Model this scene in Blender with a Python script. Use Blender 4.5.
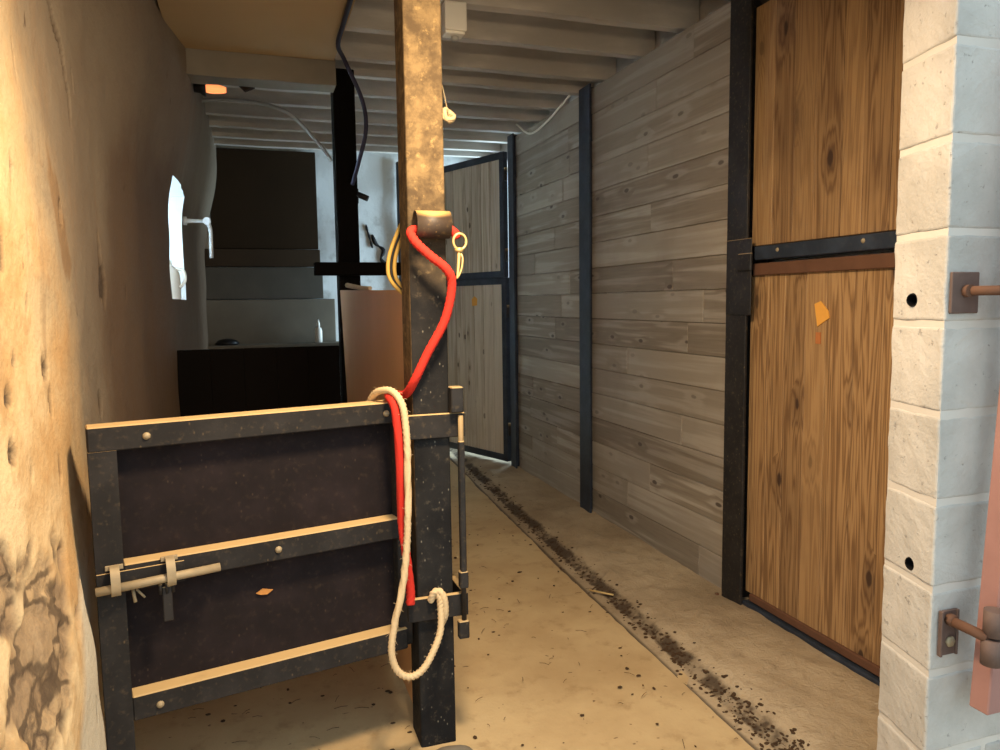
import bpy, bmesh, math, random
from mathutils import Vector, Matrix, noise
from math import sin, cos, tan, pi, radians

# ------------------------------------------------------------------ scene, camera, light
for o in list(bpy.data.objects):
    bpy.data.objects.remove(o)
S = bpy.context.scene
C = S.collection
random.seed(7)

CAM_H = 1.35
YAW, PITCH, ROLL = radians(18.4), radians(5.6), radians(0.78)
fw = Vector((sin(YAW)*cos(PITCH), cos(YAW)*cos(PITCH), -sin(PITCH)))
rt = Vector((cos(YAW), -sin(YAW), 0))
up = rt.cross(fw)
R_ = rt*cos(ROLL) - up*sin(ROLL)
U_ = up*cos(ROLL) + rt*sin(ROLL)
cd = bpy.data.cameras.new('camera'); cam = bpy.data.objects.new('camera', cd); C.objects.link(cam)
cd.sensor_width = 36; cd.lens = 751.0/1000*36; cd.clip_start = 0.05; cd.clip_end = 200
m4 = Matrix((R_, U_, -fw)).transposed().to_4x4(); m4.translation = (0, 0, CAM_H)
cam.matrix_world = m4
S.camera = cam

S.view_settings.view_transform = 'Standard'
S.view_settings.look = 'None'
S.view_settings.exposure = 0.0
S.view_settings.gamma = 1.0
S.view_settings.use_curve_mapping = False

W = bpy.data.worlds.new('sky'); S.world = W; W.use_nodes = True
bg = W.node_tree.nodes['Background']
bg.inputs[0].default_value = (0.66, 0.85, 1.0, 1); bg.inputs[1].default_value = 1.6

def light(name, kind, loc, target, energy, color, **kw):
    l = bpy.data.lights.new(name, kind); l.energy = energy; l.color = color
    for k, v in kw.items(): setattr(l, k, v)
    o = bpy.data.objects.new(name, l); C.objects.link(o); o.location = loc
    d = Vector(target) - Vector(loc)
    o.rotation_euler = d.to_track_quat('-Z', 'Y').to_euler()
    return o
# warm lamp on the inside of the entrance, above the door opening
light('entrance_lamp', 'AREA', (0.48, 1.40, 2.16), (0.38, 2.12, 0.20), 48, (1.0, 0.77, 0.50), shape='DISK', size=0.26)
light('reveal_fill', 'POINT', (0.90, 1.38, 2.18), (0.3, 2.6, 0.5), 9, (1.0, 0.68, 0.36), shadow_soft_size=0.12)  # extra unseen fill, added to warm the pier reveal
# daylight of the open sky at the rear doorway and the little left window
light('rear_door_daylight', 'AREA', (2.75, 6.35, 1.35), (1.2, 6.75, 1.75), 110, (0.56, 0.80, 1.0), shape='RECTANGLE', size=0.9, size_y=2.0)
light('window_daylight', 'AREA', (-1.1, 4.55, 1.55), (1.1, 5.6, 1.95), 80, (0.62, 0.84, 1.0), shape='RECTANGLE', size=0.8, size_y=0.6)

# ------------------------------------------------------------------ material helpers
class NT:
    def __init__(s, name):
        s.m = bpy.data.materials.new(name); s.m.use_nodes = True
        s.t = s.m.node_tree; s.b = s.t.nodes['Principled BSDF']
        s.tc = s.t.nodes.new('ShaderNodeTexCoord'); s.co = s.tc.outputs['Object']
    def n(s, t, **kw):
        nd = s.t.nodes.new('ShaderNode'+t)
        for k, v in kw.items(): setattr(nd, k, v)
        return nd
    def put(s, sock, v):
        if isinstance(v, bpy.types.NodeSocket): s.t.links.new(v, sock)
        elif v is not None:
            if sock.type == 'RGBA' and len(v) == 3: v = (*v, 1)
            sock.default_value = v
    def map(s, scale=(1, 1, 1), co=None, loc=(0, 0, 0), rot=(0, 0, 0)):
        nd = s.n('Mapping'); s.put(nd.inputs[0], co or s.co)
        nd.inputs['Scale'].default_value = scale; nd.inputs['Location'].default_value = loc; nd.inputs['Rotation'].default_value = rot
        return nd.outputs[0]
    def noise(s, scale=5, detail=4, rough=.55, co=None, dist=0):
        nd = s.n('TexNoise'); s.put(nd.inputs['Vector'], co or s.co)
        nd.inputs['Scale'].default_value = scale; nd.inputs['Detail'].default_value = detail
        nd.inputs['Roughness'].default_value = rough; nd.inputs['Distortion'].default_value = dist
        return nd.outputs['Fac']
    def vor(s, scale=5, co=None, out='Distance', rnd=1.0):
        nd = s.n('TexVoronoi'); s.put(nd.inputs['Vector'], co or s.co); nd.inputs['Scale'].default_value = scale
        nd.inputs['Randomness'].default_value = rnd
        return nd.outputs[out]
    def step(s, v, a, b, x=0.0, y=1.0):
        nd = s.n('MapRange', interpolation_type='SMOOTHSTEP'); s.put(nd.inputs[0], v)
        for i, q in enumerate((a, b, x, y)): nd.inputs[i+1].default_value = q
        return nd.outputs[0]
    def math(s, op, a, b=None):
        nd = s.n('Math', operation=op); s.put(nd.inputs[0], a)
        if b is not None: s.put(nd.inputs[1], b)
        return nd.outputs[0]
    def mix(s, f, a, b, mode='MIX'):
        nd = s.n('Mix', data_type='RGBA', blend_type=mode)
        s.put(nd.inputs[0], f); s.put(nd.inputs[6], a); s.put(nd.inputs[7], b)
        return nd.outputs[2]
    def sep(s, v=None):
        nd = s.n('SeparateXYZ'); s.put(nd.inputs[0], v or s.co); return nd.outputs
    def bump(s, h, strength=.3, dist=.01):
        nd = s.n('Bump'); s.put(nd.inputs['Height'], h); nd.inputs['Strength'].default_value = strength
        nd.inputs['Distance'].default_value = dist
        s.t.links.new(nd.outputs[0], s.b.inputs['Normal'])
    def base(s, c, rough=.8, metal=0):
        s.put(s.b.inputs['Base Color'], c); s.put(s.b.inputs['Roughness'], rough); s.put(s.b.inputs['Metallic'], metal)
        return s
    def upness(s):
        g = s.n('NewGeometry'); return s.sep(g.outputs['Normal'])[2]

def srgb(r, g, b):
    f = lambda c: (c/255/12.92) if c/255 <= .04045 else ((c/255+.055)/1.055)**2.4
    return (f(r), f(g), f(b))

def plain(name, c, rough=.7, metal=0, var=.25, scale=18, spec=.35):
    t = NT(name); d = tuple(x*(1-var) for x in c)
    n = t.noise(scale, 5)
    t.base(t.mix(n, d, c), rough, metal); t.b.inputs['Specular IOR Level'].default_value = spec; t.bump(n, .12, .003); return t.m

def dusty(name, c, dust=srgb(176, 148, 104), specks=.35, top=True, rough=.6, streak=0.0):
    """dark painted steel or rubber with dust lying on its upper faces and pale specks"""
    t = NT(name)
    n1 = t.noise(9, 5, .6); n2 = t.noise(55, 3, .6)
    col = t.mix(t.step(n1, .35, .75), tuple(x*.75 for x in c), tuple(x*1.35 for x in c))
    wq = t.map((1, 1, .6)); v = t.vor(95, wq); vc = t.vor(95, wq, out='Color'); pick = t.step(t.sep(vc)[0], .86, .9)
    sp = t.math('MULTIPLY', t.math('MULTIPLY', t.step(v, .30, .12), pick), t.step(t.noise(6, 2), .40, .62))
    col = t.mix(t.math('MULTIPLY', sp, specks), col, dust)
    col = t.mix(t.math('MULTIPLY', t.step(n2, .52, .8), specks*.5), col, dust)
    if top:
        u = t.step(t.upness(), .35, .8)
        col = t.mix(t.math('MULTIPLY', u, t.step(n1, .15, .45, .75, 1.0)), col, dust)
    t.base(col, rough); t.b.inputs['Specular IOR Level'].default_value = .25; t.bump(n2, .15, .002); return t.m

def wood(name, c_dark, c_mid, c_light, axis='Z', kfreq=1.0, kpush=6.0, kshade=.3, knot=srgb(70, 42, 22), grain=60, contrast=1.0, knots=1.0, rough=.75, ringdark=1.0):
    """boards with a grain along axis; every board carries its own 'rnd' attribute"""
    t = NT(name)
    at = t.n('Attribute'); at.attribute_name = 'rnd'
    rs = t.sep(at.outputs['Color'])
    add = t.n('VectorMath', operation='MULTIPLY_ADD')
    t.put(add.inputs[0], at.outputs['Color']); add.inputs[1].default_value = (17, 23, 31); t.put(add.inputs[2], t.co)
    co = add.outputs[0]
    sc = {'Z': (1, 1, .04), 'Y': (1, .04, 1), 'X': (.04, 1, 1)}[axis]
    kc = {'Z': (1, 1, .42), 'Y': (1, .42, 1), 'X': (.42, 1, 1)}[axis]
    sx = t.sep(co); ax = {'Z': (1, 2), 'Y': (2, 1), 'X': (2, 0)}[axis]
    cb = t.n('CombineXYZ'); t.put(cb.inputs[0], t.math('MULTIPLY', sx[ax[0]], 7.0*kfreq)); t.put(cb.inputs[1], t.math('MULTIPLY', sx[ax[1]], 3.0*kfreq))
    def v2(out):
        nd = t.n('TexVoronoi', voronoi_dimensions='2D'); t.put(nd.inputs['Vector'], cb.outputs[0]); nd.inputs['Scale'].default_value = 1.0
        return nd.outputs[out]
    kd = t.math('ADD', v2('Distance'), t.math('MULTIPLY', t.math('SUBTRACT', t.noise(16, 2, .5, co), .5), .12)); kcol = v2('Color')
    on = t.step(t.sep(kcol)[0], .62, .66)
    knear = t.math('MULTIPLY', t.step(kd, .45, .05), on)
    kcore = t.math('MULTIPLY', t.step(kd, .105, .06), on)
    # rings: stretched coordinate pushed aside by knots
    g = t.noise(7, 3, .5, t.map(tuple(x*2.2 for x in sc), co), .3)
    ph = t.math('ADD', t.math('MULTIPLY', g, grain), t.math('MULTIPLY', knear, kpush))
    ring = t.math('ADD', t.math('MULTIPLY', t.math('SINE', ph), .5), .5)
    fine = t.noise(130, 3, .6, t.map(sc, co))
    a = t.mix(t.step(ring, .05, .9), c_light, c_mid)
    a = t.mix(t.math('MULTIPLY', t.step(ring, .80, 1.0), .42*ringdark), a, c_dark)
    a = t.mix(t.math('MULTIPLY', t.step(fine, .45, .75), .55*contrast), a, c_dark)
    a = t.mix(t.math('MULTIPLY', knear, kshade), a, c_dark)
    a = t.mix(t.math('MULTIPLY', kcore, .9*knots), a, knot)
    # board to board difference
    a = t.mix(t.math('MULTIPLY', t.step(rs[1], .0, 1.0), .55), a, t.mix(.55, a, c_dark))
    a = t.mix(t.math('MULTIPLY', t.step(rs[2], .45, 1.0), .5), a, c_light)
    stain = t.noise(1.6, 4, .6)
    a = t.mix(t.math('MULTIPLY', t.step(stain, .5, .8), .35), a, c_dark)
    t.base(a, rough); t.bump(t.math('ADD', fine, t.math('MULTIPLY', ring, .3)), .22, .002)
    return t.m

# ------------------------------------------------------------------ mesh helpers
class MB:
    def __init__(s): s.bm = bmesh.new(); s.rl = s.bm.loops.layers.float_color.new('rnd'); s.cur = (0, 0, 0, 1)
    def _col(s, faces):
        for f in faces:
            for l in f.loops: l[s.rl] = s.cur
    def roll(s): s.cur = (random.random(), random.random(), random.random(), 1)
    def box(s, lo, hi, bev=0.0, mat=None, jit=0, seg=1, taper=None):
        vs = [s.bm.verts.new((x, y, z)) for x in (lo[0], hi[0]) for y in (lo[1], hi[1]) for z in (lo[2], hi[2])]
        if taper:
            for v in vs: v.co = taper(v.co)
        ids = ((0, 1, 3, 2), (4, 6, 7, 5), (0, 4, 5, 1), (2, 3, 7, 6), (0, 2, 6, 4), (1, 5, 7, 3))
        fs = [s.bm.faces.new([vs[i] for i in q]) for q in ids]
        if jit:
            for v in vs: v.co += Vector([random.uniform(-jit, jit) for _ in range(3)])
        s._col(fs)
        if bev > 0:
            es = list({e for f in fs for e in f.edges})
            r = bmesh.ops.bevel(s.bm, geom=es, offset=bev, segments=seg, affect='EDGES', profile=.5)
            s._col([f for f in r['faces']])
            vs = list({v for f in s.bm.faces if f.is_valid for v in f.verts}) if mat is not None else vs
        if mat is not None and bev <= 0:
            for v in vs: v.co = mat @ v.co
        return s
    def tube(s, pts, r, seg=10, caps=True, twist=0.0, strands=3, amp=.13, smooth=True):
        P = [Vector(p) for p in pts]; n = len(P)
        rad = r if callable(r) else (lambda k: r)
        T = [(P[min(i+1, n-1)]-P[max(i-1, 0)]).normalized() for i in range(n)]
        a = Vector((0, 0, 1)) if abs(T[0].z) < .9 else Vector((1, 0, 0))
        nrm = (a - T[0]*a.dot(T[0])).normalized()
        rings = []; L = 0
        for i in range(n):
            if i: L += (P[i]-P[i-1]).length
            nrm = (nrm - T[i]*nrm.dot(T[i])).normalized(); bn = T[i].cross(nrm)
            ring = []
            for k in range(seg):
                th = 2*pi*k/seg; rr = rad(i/(n-1))
                if twist: rr *= 1 + amp*cos(strands*th - twist*L)
                ring.append(s.bm.verts.new(P[i] + (nrm*cos(th)+bn*sin(th))*rr))
            rings.append(ring)
        fs = []
        for i in range(n-1):
            for k in range(seg):
                fs.append(s.bm.faces.new((rings[i][k], rings[i][(k+1) % seg], rings[i+1][(k+1) % seg], rings[i+1][k])))
        for f in fs: f.smooth = smooth
        if caps:
            fs.append(s.bm.faces.new(rings[0][::-1])); fs.append(s.bm.faces.new(rings[-1]))
        s._col(fs); return s
    def lathe(s, prof, base=(0, 0, 0), axis='Z', seg=20):
        """profile of (radius, height) pairs turned about an axis through base"""
        base = Vector(base); rings = []
        def P(r, h, th):
            a, b = r*cos(th), r*sin(th)
            return base + Vector({'Z': (a, b, h), 'X': (h, a, b), 'Y': (a, h, b)}[axis])
        for r, h in prof: rings.append([s.bm.verts.new(P(max(r, 1e-4), h, 2*pi*k/seg)) for k in range(seg)])
        fs = []
        for i in range(len(rings)-1):
            for k in range(seg):
                f = s.bm.faces.new((rings[i][k], rings[i][(k+1) % seg], rings[i+1][(k+1) % seg], rings[i+1][k])); f.smooth = True; fs.append(f)
        fs.append(s.bm.faces.new(rings[0][::-1])); fs.append(s.bm.faces.new(rings[-1]))
        s._col(fs); return s
    def prism(s, poly, d, axis='Y', at=0.0):
        """polygon given in the two other axes, thickness d along axis starting at 'at'"""
        def P(a, b, c): return {'X': (c, a, b), 'Y': (a, c, b), 'Z': (a, b, c)}[axis]
        v0 = [s.bm.verts.new(P(a, b, at)) for a, b in poly]; v1 = [s.bm.verts.new(P(a, b, at+d)) for a, b in poly]
        n = len(poly); fs = [s.bm.faces.new(v0), s.bm.faces.new(v1[::-1])]
        for i in range(n): fs.append(s.bm.faces.new((v0[i], v1[i], v1[(i+1) % n], v0[(i+1) % n])))
        s._col(fs); return s
    def build(s, name, mat, parent=None, off=(0, 0, 0), kind=None):
        bmesh.ops.recalc_face_normals(s.bm, faces=s.bm.faces)
        off = Vector(off)
        if off.length > 0:
            for v in s.bm.verts: v.co -= off
        me = bpy.data.meshes.new(name); s.bm.to_mesh(me); s.bm.free()
        for m in (mat if isinstance(mat, (list, tuple)) else [mat]): me.materials.append(m)
        o = bpy.data.objects.new(name, me); C.objects.link(o)
        if parent is not None: o.parent = parent
        elif off.length > 0: o.location = off
        if kind: o['kind'] = kind
        return o

def thing(name, label, cat, loc=(0, 0, 0), rotz=0, group=None):
    o = bpy.data.objects.new(name, None); C.objects.link(o)
    o.location = loc; o.rotation_euler = (0, 0, rotz); o.empty_display_size = .05
    o['label'] = label; o['category'] = cat
    if group: o['group'] = group
    return o
def tag(o, label, cat, group=None, kind=None):
    o['label'] = label; o['category'] = cat
    if group: o['group'] = group
    if kind: o['kind'] = kind
    return o
def spline(pts, n=10):
    """Catmull-Rom through the points"""
    P = [Vector(p) for p in pts]; P = [P[0]*2-P[1]] + P + [P[-1]*2-P[-2]]; out = []
    for i in range(1, len(P)-2):
        for k in range(n):
            t = k/n; a, b, c, d = P[i-1], P[i], P[i+1], P[i+2]
            out.append(.5*((2*b)+(c-a)*t+(2*a-5*b+4*c-d)*t*t+(3*b-a-3*c+d)*t**3))
    out.append(P[-2]); return out

# ------------------------------------------------------------------ materials
def m_plaster():
    t = NT('old_plaster')
    n1 = t.noise(2.3, 6, .62); n2 = t.noise(14, 5, .65); n3 = t.noise(60, 3, .6)
    c = t.mix(t.step(n1, .36, .62), srgb(188, 150, 100), srgb(218, 192, 148))
    c = t.mix(t.math('MULTIPLY', t.step(n2, .48, .70), .5), c, srgb(176, 134, 84))
    # shade of the upper, deeper wall painted in grey; then long damp patches
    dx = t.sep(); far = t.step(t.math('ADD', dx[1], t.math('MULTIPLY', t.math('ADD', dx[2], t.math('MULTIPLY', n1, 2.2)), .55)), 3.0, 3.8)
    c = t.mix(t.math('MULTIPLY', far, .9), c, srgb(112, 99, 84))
    st = t.noise(2.6, 5, .6, t.map((1, 2.2, .45)))
    c = t.mix(t.math('MULTIPLY', t.step(st, .54, .68), .4), c, srgb(130, 104, 76))
    edge = t.math('ADD', dx[1], t.math('MULTIPLY', t.math('SUBTRACT', t.noise(2.2, 5, .62, t.map((1, 1, .5), loc=(1, 5, 2))), .5), .7))
    brown_zone = t.math('MULTIPLY', t.step(edge, 2.68, 2.92), t.step(t.math('ADD', dx[2], t.math('MULTIPLY', n1, .35)), 2.32, 2.02))
    c = t.mix(t.math('MULTIPLY', brown_zone, .72), c, srgb(92, 68, 46))  # dark brown zone on the deeper wall, with a ragged front edge
    ad = t.n('Attribute'); ad.attribute_name = 'damp'
    c = t.mix(t.math('MULTIPLY', ad.outputs['Fac'], .65), c, srgb(124, 92, 56))
    # chips
    ch = t.noise(11, 3, .5, t.map((1, 1.7, .8), loc=(3, 3, 3)))
    chip = t.step(ch, .70, .735)
    c = t.mix(t.math('MULTIPLY', chip, .8), c, srgb(96, 76, 56))
    # bare rubble stone low down near the entrance, limewash skirting under it
    at = t.n('Attribute'); at.attribute_name = 'bare'
    stone = t.mix(t.step(t.noise(17, 6, .75), .40, .60), srgb(98, 80, 62), srgb(176, 146, 106))
    sm_ = t.map((1, 5.5, 13), rot=(.25, 0, 0)); wv = t.n('VectorMath', operation='ADD'); t.put(wv.inputs[0], sm_)
    nz = t.n('TexNoise'); t.put(nz.inputs['Vector'], t.co); nz.inputs['Scale'].default_value = 9; nz.inputs['Detail'].default_value = 4
    ms = t.n('VectorMath', operation='SCALE'); t.put(ms.inputs[0], nz.outputs['Color']); ms.inputs['Scale'].default_value = .9
    t.put(wv.inputs[1], ms.outputs[0])
    ve = t.n('TexVoronoi', feature='DISTANCE_TO_EDGE'); t.put(ve.inputs['Vector'], wv.outputs[0]); ve.inputs['Scale'].default_value = 1.0
    vcell = t.vor(1.0, wv.outputs[0], 'Color'); gap = t.step(ve.outputs['Distance'], .10, .03)
    stone = t.mix(t.math('MULTIPLY', t.sep(vcell)[0], .6), stone, srgb(196, 168, 128))
    stone = t.mix(t.math('MULTIPLY', t.sep(vcell)[1], .5), stone, srgb(116, 92, 70))
    stone = t.mix(t.math('MULTIPLY', gap, .75), stone, srgb(70, 54, 38))
    c = t.mix(at.outputs['Fac'], c, stone)
    at3 = t.n('Attribute'); at3.attribute_name = 'chipped'
    c = t.mix(t.math('MULTIPLY', at3.outputs['Fac'], t.step(t.noise(45, 4, .7), .30, .55, .55, 1.0)), c, srgb(74, 58, 42))
    at2 = t.n('Attribute'); at2.attribute_name = 'lime'
    c = t.mix(t.math('MULTIPLY', at2.outputs['Fac'], .9), c, srgb(196, 188, 168))
    t.base(c, .92)
    h = t.math('SUBTRACT', t.math('ADD', t.math('MULTIPLY', n2, .7), t.math('MULTIPLY', n3, .25)), t.math('MULTIPLY', chip, .5))
    t.bump(h, .55, .02); return t.m
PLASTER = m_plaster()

def m_white_plaster():
    t = NT('white_plaster'); n = t.noise(6, 5, .6); n2 = t.noise(30, 3)
    c = t.mix(t.step(n, .5, .75), srgb(214, 216, 212), srgb(172, 170, 162))
    t.base(c, .9); t.bump(n2, .35, .008); return t.m
WHITE_PLASTER = m_white_plaster()

def m_floor():
    t = NT('dusty_concrete'); n1 = t.noise(1.3, 5, .6); n2 = t.noise(9, 6, .65); n3 = t.noise(70, 3)
    c = t.mix(t.step(n1, .35, .7), srgb(198, 172, 128), srgb(172, 144, 102))
    c = t.mix(t.math('MULTIPLY', t.step(n2, .52, .74), .5), c, srgb(140, 110, 70))
    sp = t.noise(26, 2, .5, t.map((1, 1.6, 1)))
    c = t.mix(t.math('MULTIPLY', t.step(sp, .70, .75), .75), c, srgb(96, 72, 46))
    t.base(c, .95); t.bump(t.math('ADD', n2, t.math('MULTIPLY', n3, .3)), .35, .012); return t.m
FLOOR = m_floor()
def m_slab():
    t = NT('rough_concrete'); n1 = t.noise(1.7, 5, .6); n2 = t.noise(13, 6, .7, dist=.6); n3 = t.noise(70, 3)
    c = t.mix(t.step(n1, .35, .7), srgb(178, 158, 128), srgb(146, 126, 98))
    c = t.mix(t.math('MULTIPLY', t.step(n2, .5, .75), .5), c, srgb(116, 96, 72))
    d = t.sep(); yy = t.math('SUBTRACT', d[1], 1.8); e0 = t.math('SUBTRACT', d[0], t.math('ADD', t.math('MULTIPLY', yy, .03), t.math('MULTIPLY', t.math('MULTIPLY', yy, yy), .0045)))      # muck lying in the joint along the kerb
    e = t.math('ADD', e0, t.math('MULTIPLY', t.math('SUBTRACT', t.noise(8, 5, .7), .5), .06))
    wet = t.math('MULTIPLY', t.step(e, 1.430, 1.446), t.step(e, 1.505, 1.480))
    wet = t.math('MULTIPLY', wet, t.step(t.noise(5, 4, .7, t.map((1, 1, 1), loc=(4, 2, 1))), .38, .52, .35, 1.0))
    joint = t.step(e0, 1.402, 1.384)
    c = t.mix(t.math('MULTIPLY', wet, .92), c, srgb(62, 46, 30))
    c = t.mix(t.math('MULTIPLY', joint, .8), c, srgb(66, 50, 34))
    t.base(c, .95); t.bump(t.math('ADD', n2, t.math('MULTIPLY', n3, .3)), .7, .02); return t.m
SLAB = m_slab()
def m_block():
    t = NT('limewashed_block'); n1 = t.noise(3.5, 5, .6); n2 = t.noise(26, 5, .7); n3 = t.noise(120, 2)
    c = t.mix(t.step(n1, .35, .7), srgb(198, 190, 178), srgb(172, 165, 154))
    pit = t.step(t.noise(44, 4, .7), .62, .70); lump = t.noise(11, 5, .7)
    c = t.mix(t.math('MULTIPLY', pit, .5), c, srgb(118, 110, 102))
    t.base(c, .93); t.bump(t.math('SUBTRACT', t.math('ADD', t.math('ADD', t.math('MULTIPLY', n2, .8), t.math('MULTIPLY', n3, .4)), lump), t.math('MULTIPLY', pit, .5)), .5, .008); return t.m
BLOCK = m_block()
MORTAR = plain('pale_mortar', srgb(212, 202, 188), .95, 0, .16, 14)
JOIST = NT('joist_wood'); _n = JOIST.noise(4, 5, .6, JOIST.map((.25, 1, 1)))
JOIST.base(JOIST.mix(JOIST.step(_n, .3, .7), srgb(222, 214, 202), srgb(172, 164, 152)), .9); JOIST.bump(JOIST.noise(40), .3, .004); JOIST = JOIST.m
DECK = plain('loft_boards', srgb(138, 114, 84), .9, 0, .3, 6)
CEILPANEL = plain('brown_ceiling_board', srgb(196, 166, 120), .9, 0, .14, 3)
GREYWOOD = wood('weathered_planks', srgb(84, 70, 56), srgb(142, 129, 110), srgb(176, 164, 146), 'Y', 1.2, 2.5, .2, srgb(58, 44, 33), grain=16, contrast=.45, knots=.9, ringdark=.2)
PINE = wood('varnished_pine', srgb(74, 48, 28), srgb(144, 107, 66), srgb(172, 134, 88), 'Z', 1.0, 10.0, .4, srgb(48, 28, 15), grain=80, contrast=.4, ringdark=.75)
FARPINE = wood('grey_pine', srgb(150, 132, 110), srgb(198, 182, 158), srgb(216, 202, 180), 'Z', 1.3, 2.0, .15, srgb(70, 58, 46), grain=22, contrast=.8)
BLUESTEEL = dusty('blue_grey_steel', srgb(48, 54, 64), specks=.12, top=False, rough=.45)
DARKSTEEL = dusty('black_steel', srgb(40, 37, 35), specks=.25, rough=.55)
BLACKSTEEL = plain('sooty_black_paint', srgb(17, 13, 10), .9, 0, .3, 8, .1)
FRAMESTEEL = dusty('dusty_gate_steel', srgb(40, 37, 35), srgb(196, 164, 114), specks=.16, rough=.8)
RUBBER = dusty('black_stall_board', srgb(31, 23, 23), srgb(150, 122, 92), specks=.10, rough=.9)
RUST = plain('rusty_steel', srgb(112, 76, 54), .8, .0, .45, 22)
RUSTPINK = plain('primer_red_steel', srgb(168, 120, 106), .75, .0, .3, 14)
RUSTGREY = plain('rusty_grey_iron', srgb(120, 96, 84), .7, .2, .5, 30)
ZINC = plain('dusty_zinc', srgb(176, 156, 122), .6, .2, .35, 40)
BRASS = plain('pale_brass', srgb(226, 192, 124), .4, .5, .2, 30)
REDROPE = plain('red_rope', srgb(214, 50, 34), .85, 0, .25, 120)
DARKRED = plain('dull_red_rope', srgb(190, 40, 32), .85, 0, .25, 120)
CREAMROPE = plain('cream_rope', srgb(226, 196, 150), .9, 0, .3, 120)
TWINE = plain('twine', srgb(206, 178, 134), .9, 0, .3, 90)
WHITEPLASTIC = plain('white_plastic', srgb(246, 240, 226), .5, 0, .06, 8)
UPVC = plain('white_window_plastic', srgb(226, 230, 232), .4, 0, .04, 8)
BLACKPLASTIC = plain('black_plastic', srgb(26, 24, 24), .5, 0, .2, 12)
CABLEBLUE = plain('blue_black_cable', srgb(52, 48, 66), .6, 0, .25, 20)
GREYHOSE = plain('grey_hose', srgb(176, 174, 168), .6, 0, .15, 20)
CORDYELLOW = plain('yellow_cord', srgb(196, 156, 76), .7, 0, .2, 60)
TAGPAPER = plain('orange_tag', srgb(238, 170, 74), .8, 0, .12, 60)
DARKBOARD = plain('dark_brown_board', srgb(56, 43, 29), .9, 0, .25, 4, .1)
BROWNPLANK = plain('brown_plank', srgb(70, 56, 42), .9, 0, .3, 6, .1)
GREYPLANK = plain('grey_plank', srgb(98, 92, 82), .9, 0, .35, 6, .1)
LIGHTPLANK = plain('pale_plank', srgb(128, 119, 104), .9, 0, .3, 6, .1)
PLY = NT('brown_plywood'); _n = PLY.noise(3, 4, .6, PLY.map((1, 1, .3)))
PLY.base(PLY.mix(_n, srgb(186, 138, 88), srgb(214, 164, 112)), .6); PLY = PLY.m
STRAW = plain('straw', srgb(214, 180, 116), .9, 0, .3, 60)
MUCK = plain('dark_crumbs', srgb(78, 56, 34), .95, 0, .4, 60)
YARD = plain('yard_gravel', srgb(214, 204, 186), .95, 0, .25, 12)
GLASS = NT('window_glass'); GLASS.base((1, 1, 1), .05); GLASS.b.inputs['Transmission Weight'].default_value = 1.0; GLASS.b.inputs['IOR'].default_value = 1.05; GLASS = GLASS.m
GLOW = NT('heat_bulb'); GLOW.base(srgb(255, 150, 90), .4)
GLOW.b.inputs['Emission Color'].default_value = (1.0, .26, .08, 1); GLOW.b.inputs['Emission Strength'].default_value = 1.6; GLOW = GLOW.m

def m_post():
    t = NT('worn_post_steel')
    n1 = t.noise(5, 5, .6); n2 = t.noise(40, 4, .65); n3 = t.noise(16, 4, .7)
    z = t.sep()[2]
    hi = t.step(t.math('ADD', z, t.math('MULTIPLY', n1, .5)), 1.55, 2.0)     # clay and dust caked on the upper length
    dark = t.mix(t.step(n1, .35, .7), srgb(24, 23, 23), srgb(42, 40, 38))
    wq = t.map((1, 1, .55)); v = t.vor(105, wq); pick = t.step(t.sep(t.vor(105, wq, out='Color'))[0], .86, .9)
    dark = t.mix(t.math('MULTIPLY', t.step(n2, .55, .78), .18), dark, srgb(150, 132, 104))
    dark = t.mix(t.math('MULTIPLY', t.math('MULTIPLY', t.step(v, .28, .1), pick), .4), dark, srgb(170, 160, 140))
    clay = t.mix(t.step(n3, .35, .7), srgb(80, 64, 44), srgb(122, 100, 68))
    clay = t.mix(t.math('MULTIPLY', t.step(n2, .55, .75), .6), clay, srgb(170, 140, 92))
    c = t.mix(hi, dark, clay)
    g = t.n('NewGeometry'); nx = t.sep(g.outputs['Normal'])[0]                # lamplight on the stall side painted in with the clay tone
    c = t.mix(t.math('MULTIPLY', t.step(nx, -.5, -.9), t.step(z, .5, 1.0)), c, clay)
    t.base(c, .85); t.b.inputs['Specular IOR Level'].default_value = .2; t.bump(n2, .4, .004); return t.m
POST = m_post()

# ------------------------------------------------------------------ the setting: floor, walls, ceiling
YF, YB = 1.25, 6.95          # entrance face, back wall
def grid_floor(name, mat, x0, x1, y0, y1, z, step, amp, kind='structure'):
    mb = MB(); nx = max(1, int((x1-x0)/step)); ny = max(1, int((y1-y0)/step)); V = []
    for i in range(nx+1):
        col = []
        for j in range(ny+1):
            x = x0+(x1-x0)*i/nx; y = y0+(y1-y0)*j/ny
            h = z(x, y) if callable(z) else z
            col.append(mb.bm.verts.new((x, y, h + amp*noise.noise(Vector((x*3.1, y*2.3, 1))) + .4*amp*noise.noise(Vector((x*13, y*11, 4))))))
        V.append(col)
    for i in range(nx):
        for j in range(ny):
            f = mb.bm.faces.new((V[i][j], V[i+1][j], V[i+1][j+1], V[i][j+1])); f.smooth = True
    return mb.build(name, mat, kind=kind)
grid_floor('floor', FLOOR, -1.0, 2.3, 0.9, 7.2, 0.0, .06, .006)
grid_floor('ground', YARD, -9, 9, -12, 0.9, -0.002, .5, .004)
mb = MB(); mb.box((2.3, .9, -.06), (9, 12, -.004)); mb.build('ground', YARD, kind='structure')

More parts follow.
